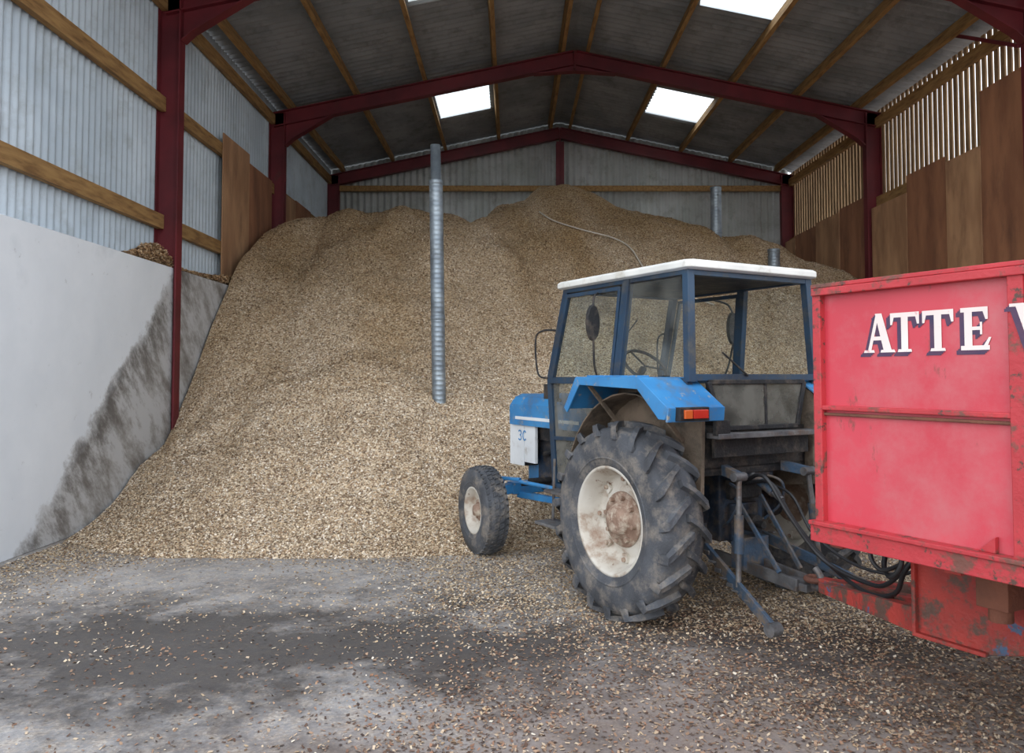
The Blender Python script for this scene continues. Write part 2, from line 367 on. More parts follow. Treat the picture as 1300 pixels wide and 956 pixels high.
# roof sheets with rooflight openings
b = MB()
edges = [XL-0.5, -3.07, -1.66, -0.50, 0.98, XC, 1.6, 3.14, 4.38, 5.62, XR+0.5]
sky = {2: [(6.2, 7.7), (10.9, 12.42), (16.65, 18.15)], 7: [(6.6, 8.1), (11.3, 12.9), (16.75, 18.35)]}
dy = 0.02; ys = np.arange(YF-0.2, YB+0.2, dy)
for k in range(len(edges)-1):
    x0, x1 = edges[k], edges[k+1]
    vs = []
    for y in ys:
        o = 0.036*math.sin(2*math.pi*y/0.18)
        vs += [(x0, y, zc(x0)+0.415+o), (x1, y, zc(x1)+0.415+o)]
    fa = []; fb = []
    for i in range(len(ys)-1):
        f = (2*i, 2*i+1, 2*i+3, 2*i+2); y = ys[i]
        s_ = k in sky and any(a_ <= y < b_ for a_, b_ in sky[k])
        (fb if s_ else fa).append(f)
    b.add(vs, fa, 0, True)
    if fb: b.add(vs, fb, 1, True)
b.obj('ceiling', ['roof', 'skylight'], recalc=False)

b = MB(); y = YF
while y < YB:
    b.box((XR+0.27, y, 5.75), (0.025, 0.10, 2.15), 0); y += 0.155
b.box((XR+0.13, (YF+YB)/2, 1.53), (0.14, YB-YF, 3.06), 2)
b.box((XR+0.285, (YF+YB)/2, 3.9), (0.02, YB-YF, 1.9), 1)
b.obj('wall_right', ['slat', 'ply', 'conc'])
b = MB()
pans = [(5.7, 6.9, 5.1), (6.92, 8.1, 5.2), (8.12, 9.3, 5.1), (9.32, 10.3, 5.85), (10.5, 11.55, 5.85), (11.57, 12.5, 5.05), (12.52, 13.75, 5.15), (13.77, 15.1, 4.85),
        (15.3, 16.6, 5.15), (16.62, 17.9, 5.1), (17.92, 19.2, 5.05), (19.22, 19.9, 5.0)]
for k, (y0, y1, zt) in enumerate(pans):
    b.box((XR+0.040-(k % 2)*0.006, (y0+y1)/2, (zt+2.6)/2), (0.016, y1-y0, zt-2.6), k % 2)
for k, (y0, y1, zt) in enumerate([(12.4, 13.65, 5.5), (13.67, 14.95, 5.35), (15.4, 16.6, 5.3), (16.62, 17.85, 5.35), (17.87, 19.1, 5.25), (19.12, 19.9, 5.2)]):
    b.box((XL-0.14-(k % 2)*0.004, (y0+y1)/2, (zt+3.07)/2), (0.016, y1-y0, zt-3.07), (k+1) % 2)
b.obj('plywood_lining', ['ply', 'ply2'])

# ------------------------------------------------------------------ pile
_rng = np.random.RandomState(11); _tab = _rng.rand(64, 64)
def vnoise(x, y, s):
    x = np.asarray(x)*s+100.3; y = np.asarray(y)*s+57.7
    xi = np.floor(x).astype(int); yi = np.floor(y).astype(int); fx = x-xi; fy = y-yi
    fx = fx*fx*(3-2*fx); fy = fy*fy*(3-2*fy)
    g = lambda a, b_: _tab[a % 64, b_ % 64]
    return (g(xi, yi)*(1-fx)+g(xi+1, yi)*fx)*(1-fy)+(g(xi, yi+1)*(1-fx)+g(xi+1, yi+1)*fx)*fy-0.5
def H(x, y):
    x = np.asarray(x, float); y = np.asarray(y, float)
    crest = np.interp(x, [-4.5, -3.6, -2.9, -1.7, -0.8, -0.1, 0.6, 1.7, 3.0, 3.8, 5.3, 6.9], [4.15, 4.72, 4.90, 4.92, 4.74, 5.25, 5.72, 5.5, 5.05, 4.8, 4.45, 3.75])
    toe = np.interp(x, [-4.5, -4.0, -3.2, -2.2, -1.2, -0.2, 1, 3, 7], [9.3, 8.95, 8.5, 8.45, 8.5, 8.6, 8.8, 9.4, 10.3])
    sl = np.interp(x, [-4.5, -3.5, 0, 7], [0.98, 0.78, 0.73, 0.73])
    d = y-toe+vnoise(x, y, 0.6)*0.6
    k = 0.52
    r = sl*k*np.log1p(np.exp(np.clip(d/k, -30, 30)))
    lobe = 2.15-0.72*np.sqrt((x+1.8)**2*0.8+(y-10.75)**2+0.25)
    kk_ = 0.26
    r = kk_*np.logaddexp(r/kk_, lobe/kk_)-0.03
    cr = crest+vnoise(x, y, 0.8)*0.30+0.04*(y-15)
    q = 0.22
    h = -q*np.logaddexp(-r/q, -cr/q)
    h = h+vnoise(x*1.5+y*0.2, y*0.7, 1.3)*0.26*np.clip(h*0.6, 0, 1)+vnoise(x, y, 1.5)*0.12*np.clip(h, 0, 1)+vnoise(x, y, 4)*0.06*np.clip(h*2, 0, 1)+vnoise(x, y, 9)*0.03*np.clip(h*3, 0.1, 1)
    return h-0.035
def tintf(px, py, hz):
    f = 0.0+hz*0.145+vnoise(px, py, 0.7)*0.5+vnoise(px*2.0+py*0.5, py*0.6, 1.1)*0.45+vnoise(px, py, 3)*0.25
    f = np.clip(f, 0, 1.0)
    return 1-f[..., None]*np.array([0.34, 0.45, 0.62])
xs = np.arange(XL+0.01, XR+0.03, 0.055); ys = np.arange(6.2, YB-0.2, 0.06)
XX, YY = np.meshgrid(xs, ys); ZZ = H(XX, YY)
nx = len(xs); ny = len(ys)
vs = np.stack([XX.ravel(), YY.ravel(), ZZ.ravel()], 1)
ii = np.arange(nx-1)[None, :]+np.arange(ny-1)[:, None]*nx
fs = np.stack([ii, ii+1, ii+nx+1, ii+nx], -1).reshape(-1, 4)
pile = empty('wood_chip_pile')
me = bpy.data.meshes.new('pile_body'); me.from_pydata(vs.tolist(), [], fs.tolist()); me.materials.append(M['pile'])
at = me.color_attributes.new('Tint', 'FLOAT_COLOR', 'POINT')
tc4 = np.ones((len(vs), 4)); tc4[:, :3] = tintf(vs[:, 0], vs[:, 1], vs[:, 2]); at.data.foreach_set('color', tc4.ravel())
me.polygons.foreach_set('use_smooth', [True]*len(me.polygons)); o = bpy.data.objects.new('pile_body', me); scene.collection.objects.link(o); o.parent = pile

PAL = np.array([lin(c)[:3] for c in [(224, 206, 178), (206, 182, 149), (237, 226, 208), (186, 160, 128), (146, 120, 94), (198, 176, 147), (110, 90, 72), (217, 199, 171)]])
PALB = np.array([lin(c)[:3] for c in [(146, 110, 86), (118, 88, 70), (166, 136, 110), (190, 170, 144), (92, 70, 57), (136, 110, 88), (76, 62, 54), (174, 150, 124)]])
def flakes(name, P, Nn, smin, smax, cols, parent, tilt=0.45, lift=0.006):
    n = len(P)
    Nn = Nn+np.random.randn(n, 3)*tilt; Nn /= np.linalg.norm(Nn, axis=1)[:, None]
    R = np.random.randn(n, 3); T = np.cross(Nn, R); T /= np.linalg.norm(T, axis=1)[:, None]; B = np.cross(Nn, T)
    a = np.random.uniform(smin, smax, n)[:, None]; bb = a*np.random.uniform(0.35, 0.8, n)[:, None]
    C = P+np.array([0, 0, 1])*lift
    k = np.random.uniform(0.5, 1, (n, 1))
    V = np.stack([C-T*a-B*bb, C+T*a*k-B*bb*0.8, C+T*a+B*bb*k, C-T*a*0.8+B*bb], 1).reshape(-1, 3)
    me = bpy.data.meshes.new(name); me.vertices.add(4*n); me.vertices.foreach_set('co', V.ravel())
    me.loops.add(4*n); me.loops.foreach_set('vertex_index', np.arange(4*n))
    me.polygons.add(n); me.polygons.foreach_set('loop_start', np.arange(n)*4)
    me.update(calc_edges=True)
    at = me.color_attributes.new('Col', 'FLOAT_COLOR', 'POINT')
    c4 = np.ones((n, 4)); c4[:, :3] = cols
    at.data.foreach_set('color', np.repeat(c4, 4, axis=0).ravel())
    me.materials.append(M['flake'])
    o = bpy.data.objects.new(name, me); scene.collection.objects.link(o); o.parent = parent
    return o
n = 380000
px = np.random.uniform(XL+0.03, XR, n); u = np.random.rand(n); py = 7.0+(16.5-7.0)*u**1.25
hz = H(px, py); e = 0.03
nn = np.stack([-(H(px+e, py)-hz)/e, -(H(px, py+e)-hz)/e, np.ones(n)], 1); nn /= np.linalg.norm(nn, axis=1)[:, None]
keep = hz > 0.0
px, py, hz, nn = px[keep], py[keep], hz[keep], nn[keep]; n = len(px)
cols = PAL[np.random.randint(0, 8, n)]*tintf(px, py, hz)
flakes('pile_chips', np.stack([px, py, hz], 1), nn, 0.007, 0.016, cols, pile, tilt=0.36)
# floor chips
n = 560000
px = np.random.uniform(-4.4, 6.5, n); py = 1.8+(9.5-1.8)*np.random.rand(n); hz = np.maximum(H(px, py), 0.0)
toe = np.interp(px, [-4.5, -3.4, -2.4, -1.2, -0.4, 0.6, 2, 6], [6.8, 7.3, 7.7, 7.2, 6.2, 5.6, 5.4, 5.0])+vnoise(px, py, 1.2)*0.9
den = np.exp(-np.clip(toe-py, 0, 9)*1.8)*0.95
den += 0.75/(1+np.exp(-(px*1.1+(4.9-py)*0.7-0.4)*2))*np.clip(0.8+vnoise(px, py, 1.3)*1.5, 0.15, 1.5)
den += 0.04+0.8*np.clip(vnoise(px, py, 0.9)+vnoise(px, py, 3.0)*0.6+vnoise(px, py, 8.0)*0.4-0.08, 0, 1)*np.clip((6.6-py), 0.15, 1)*np.clip(0.55+px*0.12, 0.25, 1)
den += 0.5*np.exp(-((px+4.4)/0.6)**2)*np.clip((py-5.0)*0.8, 0.1, 1)
den *= 1-0.85*np.exp(-(((px+2.4)/1.6)**2+((py-6.6)/0.55)**2))
keep = np.random.rand(n) < den*0.62
px, py, hz = px[keep], py[keep], hz[keep]; n = len(px)
br = np.clip((5.9-py)*0.7, 0, 1)*0.92 > np.random.rand(n)
ri = np.random.randint(0, 8, n); cols = np.where(br[:, None], PALB[ri], PAL[ri]*np.array([0.86, 0.84, 0.80]))
flakes('floor_chips', np.stack([px, py, hz], 1), np.tile([0, 0, 1.0], (n, 1)), 0.004, 0.0125, cols, pile, tilt=0.3, lift=0.005)
# chips on top of left wall
n = 14000
py = np.random.uniform(9.3, 12.6, n); px = np.random.uniform(XL-0.17, XL-0.03, n)
top = 3.07+0.24*np.exp(-((py-9.95)/0.45)**2)*np.random.rand(n)+np.clip(py-10.6, 0, 1)*0.05*np.random.rand(n)+np.clip((py-11.6)*0.12, 0, 1)*np.random.rand(n)
flakes('ledge_chips', np.stack([px, py, top], 1), np.tile([0.2, 0, 1.0], (n, 1)), 0.010, 0.024, PAL[np.random.randint(0, 8, n)]*np.array([0.95, 0.84, 0.70]), pile)

b = MB(); pts = []
for X, Y in [(0.55, 15.6), (0.8, 15.2), (1.3, 15.0), (1.9, 14.8), (2.2, 14.5), (2.45, 14.0), (2.9, 13.6), (3.4, 13.2)]:
    pts.append((X, Y, float(H(X, Y))+0.05))
b.tube(pts, 0.014, 0); b.obj('rope', ['rope'])

def duct(X, Y, z0, z1, r, z2=None, r2=None, lean=0.0):
    b = MB(); prof = []; z = z0
    while z < z1-0.06:
        prof += [(r, z), (r, z+0.050), (r+0.002, z+0.054), (r+0.002, z+0.058)]; z += 0.062
    prof.append((r, z1)); prof.append((r2 or r-0.01, z1))
    if z2: prof += [(r2, z2), (r2-0.008, z2), (r2-0.008, z2-0.3)]
    else: prof += [(r-0.01, z1-0.3)]
    T = Matrix(((1, 0, 0), (0, 0, -1), (0, 1, 0)))
    sh = Matrix(((1, 0, lean), (0, 1, 0), (0, 0, 1)))
    b.lathe(prof, (X, Y, 0), 28, 0, True, sh @ T)
    for zz_ in ((z0+z1)/2, z1-0.02):
        b.lathe([(r+0.001, zz_-0.03), (r+0.006, zz_-0.025), (r+0.006, zz_+0.025), (r+0.001, zz_+0.03)], (X, Y, 0), 28, 0, True, sh @ T)
    return b.obj('ventilation_duct', ['duct'])
duct(-0.91, 10.1, 0.6, 4.15, 0.088, 4.62, 0.066, -0.018)
duct(4.15, 15.9, 3.6, 5.45, 0.11)
duct(4.98, 14.9, 2.9, 4.02, 0.11)

# ------------------------------------------------------------------ tractor
TR = empty('tractor', (1.486, 5.85, 0), math.radians(119.5))
def wheel(name, c, R, w, rimr, side, nl, steer=0.0, rear=True):
    T = Matrix.Rotation(steer, 3, 'Z')
    b = MB(); h = w/2; Rt = R-0.042 if rear else R-0.012
    prof = [(rimr, -h*0.78), (rimr+0.02, -h*0.9), (rimr+(Rt-rimr)*0.35, -h), (rimr+(Rt-rimr)*0.6, -h), (Rt-0.06, -h*0.95), (Rt-0.02, -h*0.84), (Rt, -h*0.55), (Rt+0.004, 0)]
    prof = prof+[(r, -y) for r, y in prof[-2::-1]]
    b.lathe(prof, c, 72, 0, True, T)
    for sd in (-1, 1):
        rr_ = rimr+(Rt-rimr)*0.22
        b.lathe([(rr_, sd*h*0.93), (rr_+0.006, sd*h*1.0), (rr_+0.014, sd*h*1.0), (rr_+0.02, sd*h*0.96)], c, 72, 0, True, T)
    C = Vector(c)
    def P(y, th, r): return C+T @ Vector((r*math.cos(th), y, r*math.sin(th)))
    if rear:
        for sd in (-1, 1):
            for k in range(nl):
                t0 = 2*math.pi*(k+(0.5 if sd > 0 else 0))/nl
                path = [(-0.014, 0.0, R), (0.05, 0.06, R), (0.115, 0.145, R-0.004), (h*0.99, 0.225, R-0.018), (h*1.05, 0.255, R-0.10)]
                vs = []
                for (yy, dt, rr) in path:
                    hw = 0.036 if yy < 0.1 else 0.044
                    last_ = rr < R-0.05
                    for dth, top in ((-hw*1.2, 0), (-hw*0.85, 1), (hw*0.85, 1), (hw*1.2, 0)):
                        if top: v = P(sd*yy, t0+dt+dth, rr)
                        else: v = P(sd*(yy if not last_ else yy-0.03), t0+dt+dth, min(rr-0.03, Rt-0.006) if not last_ else rr)
                        vs.append(v)
                fs_ = []
                for i in range(len(path)-1):
                    for j in range(3): fs_.append((i*4+j, i*4+j+1, (i+1)*4+j+1, (i+1)*4+j))
                fs_.append((0, 1, 2, 3)); q = (len(path)-1)*4; fs_.append((q, q+1, q+2, q+3))
                b.add(vs, fs_, 0)
    else:
        for row in (-0.62, -0.2, 0.2, 0.62):
            for k in range(44):
                t0 = 2*math.pi*(k+(0.5 if abs(row) < .4 else 0))/44
                vs = []
                for yy in (row*h-0.02, row*h+0.02):
                    for dth in (-0.045, 0.045):
                        for rr in (Rt-0.02, R-(0.012 if abs(row) > .5 else 0.0)):
                            vs.append(P(yy, t0+dth+(yy-row*h)*1.0, rr))
                b.add(vs, [(0, 1, 3, 2), (4, 6, 7, 5), (0, 4, 5, 1), (2, 3, 7, 6), (0, 2, 6, 4), (1, 5, 7, 3)], 0)
    b.obj(name+'_tyre', ['rubber'], TR)
    b = MB(); s = side; f = rimr
    if rear:
        rp = [(f+0.018, s*h*0.80), (f+0.018, s*h*0.87), (f-0.004, s*h*0.87), (f-0.012, s*h*0.7), (f-0.05, s*h*0.35), (f-0.055, s*0.0), (f-0.10, -s*0.015), (0.20, s*0.02), (0.17, s*0.012)]
        b.lathe(rp, c, 56, 0, True, T)
        b.lathe([(f+0.018, -s*h*0.8), (f-0.004, -s*h*0.87), (f-0.05, -s*h*0.4), (f-0.055, 0)], c, 56, 0, True, T)
        b.lathe([(0.19, s*0.022), (0.185, s*0.036), (0.12, s*0.04), (0.105, s*0.07), (0.085, s*0.105), (0.05, s*0.112), (0.0001, s*0.114)], c, 40, 1, True, T)
        for k in range(8):
            th = 2*math.pi*k/8+0.2; p = P(s*0.03, th, 0.15); b.cyl(p, p+T @ Vector((0, s*0.04, 0)), 0.016, m=1, n=6)
        for k in range(8):
            th = 2*math.pi*k/8; p = P(s*0.01, th, f-0.08); b.cyl(p-T@Vector((0, s*0.03, 0)), p+T @ Vector((0, s*0.02, 0)), 0.016, m=1, n=8)
            p = P(s*0.0, th, f-0.09)
            b.box(p, (0.06, 0.03, 0.05), 0, T @ Matrix.Rotation(-th, 3, 'Y'))
    else:
        rp = [(f+0.012, s*h*0.78), (f+0.012, s*h*0.86), (f-0.006, s*h*0.86), (f-0.03, s*h*0.3), (f-0.05, s*0.0), (0.10, s*0.03), (0.06, s*0.03)]
        b.lathe(rp, c, 40, 0, True, T)
        b.lathe([(f+0.012, -s*h*0.8), (f-0.03, -s*h*0.4), (f-0.05, 0)], c, 40, 0, True, T)
        b.lathe([(0.10, s*0.034), (0.06, s*0.04), (0.05, s*0.085), (0.0001, s*0.095)], c, 28, 1, True, T)
        for k in range(6):
            th = 2*math.pi*k/6; p = P(s*0.025, th, 0.085); b.cyl(p, p+T @ Vector((0, s*0.02, 0)), 0.01, m=1, n=6)
    b.obj(name+'_rim', ['rim', 'hub'], TR)
RW = 0.81
wheel('rear_wheel_left', (0, RW, 0.66), 0.67, 0.345, 0.355, 1, 19)
wheel('rear_wheel_right', (0, -RW, 0.66), 0.67, 0.345, 0.355, -1, 19)
wheel('front_wheel_left', (2.17, 0.79, 0.40), 0.405, 0.24, 0.205, 1, 0, -0.09, False)
wheel('front_wheel_right', (2.17, -0.79, 0.40), 0.405, 0.24, 0.205, -1, 0, -0.09, False)

b = MB()
b.cyl((0, -0.62, 0.66), (0, 0.62, 0.66), 0.10, m=0)
b.cyl((0, -0.34, 0.66), (0, 0.34, 0.66), 0.17, m=0, n=24)
b.box((0.1, 0, 0.74), (0.75, 0.42, 0.50), 0); b.box((-0.18, 0, 1.0), (0.42, 0.40, 0.16), 0)
b.box((0.75, 0, 0.72), (0.7, 0.34, 0.40), 0); b.box((1.62, 0, 0.80), (1.1, 0.38, 0.5), 0)
b.cyl((-0.30, 0, 0.62), (-0.42, 0, 0.62), 0.06, m=1); b.cyl((-0.4, 0, 0.62), (-0.48, 0, 0.62), 0.025, m=1)
b.box((-0.29, 0, 0.62), (0.04, 0.26, 0.26), 0); b.box((-0.30, 0, 0.86), (0.06, 0.30, 0.16), 1)
for k in range(5): b.cyl((-0.33, -0.12+0.06*k, 0.90), (-0.40, -0.12+0.06*k, 0.90), 0.016, m=1, n=10)
b.cyl((1.25, 0.26, 0.98), (1.25, 0.26, 1.2), 0.06, m=1); b.box((1.5, 0.25, 0.92), (0.35, 0.1, 0.18), 0)
b.cyl((1.75, 0.25, 0.75), (1.75, 0.25, 0.95), 0.05, m=1); b.cyl((2.0, 0.22, 0.9), (1.5, 0.24, 1.05), 0.025, m=1)
b.box((2.2, 0, 0.72), (0.45, 0.30, 0.28), 2)
b.obj('transmission_and_engine', ['engine', 'black', 'blue'], TR, bevel=0.012)
b = MB()
b.beam((2.17, -0.5, 0.58), (2.17, 0.5, 0.58), 0.12, 0.11, 0)
for s in (-1, 1):
    b.beam((2.17, s*0.38, 0.60), (2.17, s*0.62, 0.56), 0.10, 0.09, 0)
    b.cyl((2.17, s*0.60, 0.66), (2.17, s*0.61, 0.36), 0.035, m=0); b.cyl((2.17, s*0.60, 0.40), (2.17, s*0.77, 0.40), 0.03, m=0)
    b.beam((2.17, s*0.60, 0.68), (1.98, s*0.50, 0.68), 0.05, 0.03, 0)
    b.tube([(1.98, s*0.50, 0.66), (1.55, s*0.38, 0.64), (1.15, s*0.30, 0.63)], 0.020, 0)
    b.beam((2.15, s*0.42, 0.52), (1.45, s*0.20, 0.50), 0.05, 0.06, 0)
b.cyl((1.95, -0.5, 0.64), (1.95, 0.5, 0.64), 0.018, m=1)
b.cyl((1.95, 0.05, 0.66), (1.95, 0.42, 0.66), 0.03, m=1)
b.obj('front_axle', ['blue', 'black'], TR, bevel=0.006)
b = MB()
prof = [(-0.34, 1.16), (-0.34, 1.36), (-0.30, 1.43), (-0.22, 1.46), (0.22, 1.46), (0.30, 1.43), (0.34, 1.36), (0.34, 1.16)]
b.prism(prof, 1.22, 2.42, 0, 'x')
nose = [(-0.32, 1.16), (-0.32, 1.34), (-0.28, 1.40), (-0.2, 1.43), (0.2, 1.43), (0.28, 1.40), (0.32, 1.34), (0.32, 1.16)]
b.prism(nose, 2.42, 2.50, 0, 'x')
b.box((2.36, 0, 0.97), (0.26, 0.62, 0.40), 2); b.box((2.36, 0.312, 0.97), (0.27, 0.01, 0.40), 1); b.box((2.36, -0.312, 0.97), (0.27, 0.01, 0.40), 1)
b.box((2.12, 0.3, 0.99), (0.2, 0.03, 0.36), 1); b.box((2.12, -0.3, 0.99), (0.2, 0.03, 0.36), 1)
b.box((1.7, 0, 1.10), (0.8, 0.5, 0.14), 2)
b.box((1.8, 0.342, 1.23), (1.1, 0.004, 0.03), 1)
def arc_stroke(cx, cz, rx, rz, d0, d1, n_=10):   # reads left-to-right toward -x
    for i in range(n_):
        a0 = math.radians(d0+(d1-d0)*i/n_); a1 = math.radians(d0+(d1-d0)*(i+1)/n_)
        b.beam((cx-rx*math.cos(a0), 0.319, cz+rz*math.sin(a0)), (cx-rx*math.cos(a1), 0.319, cz+rz*math.sin(a1)), 0.014, 0.003, 0, up=(0, 1, 0))
arc_stroke(2.30, 1.085, 0.028, 0.022, 150, -90); arc_stroke(2.30, 1.040, 0.030, 0.024, 90, -150)
arc_stroke(2.21, 1.062, 0.030, 0.045, 40, 320)
b.obj('bonnet', ['blue', 'decal', 'black'], TR, bevel=0.008)

A_t = (1.07, 0.57, 2.35); A_b = (1.28, 0.60, 1.62); A_l = (1.20, 0.60, 0.72)
B_t = (0.25, 0.58, 2.35); B_b = (0.34, 0.61, 1.62)
C_t = (-0.38, 0.57, 2.35); C_b = (-0.42, 0.60, 1.60)
b = MB(); g = MB()
for s in (1, -1):
    S = lambda p: (p[0], p[1]*s, p[2])
    b.beam(S(A_t), S(A_b), 0.05, 0.06, 0, up=(1, 0, 0)); b.beam(S(A_b), S(A_l), 0.05, 0.06, 0, up=(1, 0, 0))
    b.beam(S(B_t), S(B_b), 0.05, 0.075, 0, up=(1, 0, 0)); b.beam(S(C_t), S(C_b), 0.06, 0.055, 0, up=(1, 0, 0))
    b.beam(S((1.02, 0.60, 2.30)), S((1.22, 0.625, 1.62)), 0.025, 0.03, 0, up=(1, 0, 0))
    b.beam(S((0.32, 0.60, 2.30)), S((0.40, 0.625, 1.62)), 0.025, 0.03, 0, up=(1, 0, 0))
    b.beam(S(A_t), S(C_t), 0.05, 0.06, 0); b.beam(S((1.04, 0.6, 2.29)), S((0.32, 0.6, 2.29)), 0.025, 0.03, 0)
    b.beam(S((1.28, 0.61, 1.60)), S((0.36, 0.615, 1.60)), 0.045, 0.05, 0)
    b.beam(S((0.36, 0.61, 1.61)), S(C_b), 0.05, 0.05, 0)
    b.beam(S((0.50, 0.61, 1.58)), S((0.62, 0.61, 1.15)), 0.035, 0.045, 0, up=(1, 0, 0)); b.beam(S((0.62, 0.61, 1.15)), S((0.82, 0.61, 0.74)), 0.035, 0.045, 0, up=(1, 0, 0))
    b.beam(S(A_l), S((0.80, 0.60, 0.74)), 0.04, 0.05, 0)
    b.beam(S((1.24, 0.61, 1.12)), S((0.62, 0.61, 1.14)), 0.025, 0.03, 0)
    g.add([S((1.05, 0.585, 2.30)), S((0.30, 0.59, 2.30)), S((0.38, 0.615, 1.62)), S((1.24, 0.61, 1.62))], [(0, 1, 2, 3)], 0)
    g.add([S((0.22, 0.585, 2.31)), S((-0.36, 0.58, 2.31)), S((-0.39, 0.60, 1.64)), S((0.30, 0.61, 1.64))], [(0, 1, 2, 3)], 0)
    g.add([S((1.24, 0.605, 1.58)), S((0.50, 0.605, 1.58)), S((0.62, 0.605, 1.15)), S((0.82, 0.605, 0.76)), S((1.18, 0.605, 0.76))], [(0, 1, 2, 3, 4)], 1)
    b.beam(S((0.46, 0.645, 1.60)), S((0.60, 0.645, 1.60)), 0.02, 0.025, 1)
    b.tube([S((0.55, 0.64, 1.60)), S((0.53, 0.69, 1.72)), S((0.50, 0.72, 1.92)), S((0.50, 0.72, 2.0))], 0.009, 1)
    b.tube([S((0.50, 0.72, 2.16)), S((0.53, 0.69, 2.24)), S((0.6, 0.60, 2.28))], 0.009, 1)
    th = [2*math.pi*i/20 for i in range(20)]
    vs = [S((0.49, 0.72+0.055*math.cos(t)*1.0, 2.04+0.13*math.sin(t)*1.0)) for t in th]+[S((0.52, 0.72+0.06*math.cos(t), 2.04+0.138*math.sin(t))) for t in th]
    b.add(vs, [tuple(range(20)), tuple(range(20, 40))]+[(i, (i+1) % 20, 20+(i+1) % 20, 20+i) for i in range(20)], 1)
    b.tube([S((1.30, 0.62, 1.62)), S((1.40, 0.66, 1.66)), S((1.42, 0.67, 1.95)), S((1.34, 0.65, 2.02)), S((1.2, 0.6, 2.02))], 0.009, 1)
    b.box(S((1.50, 0.46, 1.50)), (0.10, 0.10, 0.13), 1)
    b.beam(S((1.30, 0.5, 1.43)), S((1.50, 0.46, 1.43)), 0.03, 0.03, 1)
for p in (A_t, C_t):
    b.beam((p[0], -0.57, p[2]), (p[0], 0.57, p[2]), 0.05, 0.07, 0)
b.beam((1.28, -0.6, 1.60), (1.28, 0.6, 1.60), 0.05, 0.06, 0); b.beam((-0.42, -0.6, 1.63), (-0.42, 0.6, 1.63), 0.04, 0.045, 0)
g.add([(1.09, -0.54, 2.31), (1.09, 0.54, 2.31), (1.28, 0.57, 1.64), (1.28, -0.57, 1.64)], [(0, 1, 2, 3)], 0)
b.tube([(1.08, 0.1, 1.66), (1.05, 0.05, 1.9), (1.03, -0.12, 2.12)], 0.006, 1)
b.obj('cab_frame', ['navy', 'black'], TR, bevel=0.005)
g.obj('cab_glass', ['glass', 'dirtyglass'], TR, recalc=False)
b = MB()
zt, zb = 1.60, 1.29
def q(u, v):
    return (-0.44-0.02*(1-v), u*(0.36+0.10*v), zb+(zt-zb)*v)
b.beam(q(-1, 1), q(1, 1), 0.03, 0.03, 0); b.beam(q(-1, 0), q(1, 0), 0.03, 0.03, 0)
b.beam(q(-1, 0), q(-1, 1), 0.03, 0.035, 0, up=(0, 1, 0)); b.beam(q(1, 0), q(1, 1), 0.03, 0.035, 0, up=(0, 1, 0)); b.beam(q(-0.15, 0), q(-0.15, 1), 0.02, 0.02, 0, up=(0, 1, 0))
b.add([q(-1, 0), q(1, 0), q(1, 1), q(-1, 1)], [(0, 1, 2, 3)], 1)
b.box((-0.50, 0.0, 1.245), (0.12, 0.96, 0.035), 2); b.box((-0.47, 0, 1.17), (0.03, 0.9, 0.14), 0)
b.box((-0.53, 0.43, 1.30), (0.04, 0.12, 0.10), 0)
b.beam((-0.45, 0.1, 1.64), (-0.45, 0.34, 1.80), 0.012, 0.012, 0)
b.obj('rear_hatch', ['black', 'dirtyglass', 'metal'], TR, bevel=0.004)
b = MB()
def ring(ix, iy, z, cx=0.04):
    x0, x1, w = -0.46+ix, 1.17-ix, 0.635-iy; c = cx
    return [(x0+c, -w, z), (x1-c, -w, z), (x1, -w+c, z), (x1, w-c, z), (x1-c, w, z), (x0+c, w, z), (x0, w-c, z), (x0, -w+c, z)]
rs = [ring(0.03, 0.03, 2.35), ring(0, 0, 2.362), ring(0, 0, 2.40), ring(0.02, 0.02, 2.415), ring(0.16, 0.16, 2.435), ring(0.4, 0.35, 2.444)]
vs = sum(rs, []); fs = []
for k in range(len(rs)-1):
    for i in range(8): fs.append((k*8+i, k*8+(i+1) % 8, (k+1)*8+(i+1) % 8, (k+1)*8+i))
fs.append(tuple(range(8))); fs.append(tuple(range(40, 48)))
b.add(vs, fs, 0)
b.box((0.35, 0, 2.34), (1.4, 1.08, 0.02), 1)
b.obj('cab_roof', ['white', 'black'], TR, bevel=0.006)

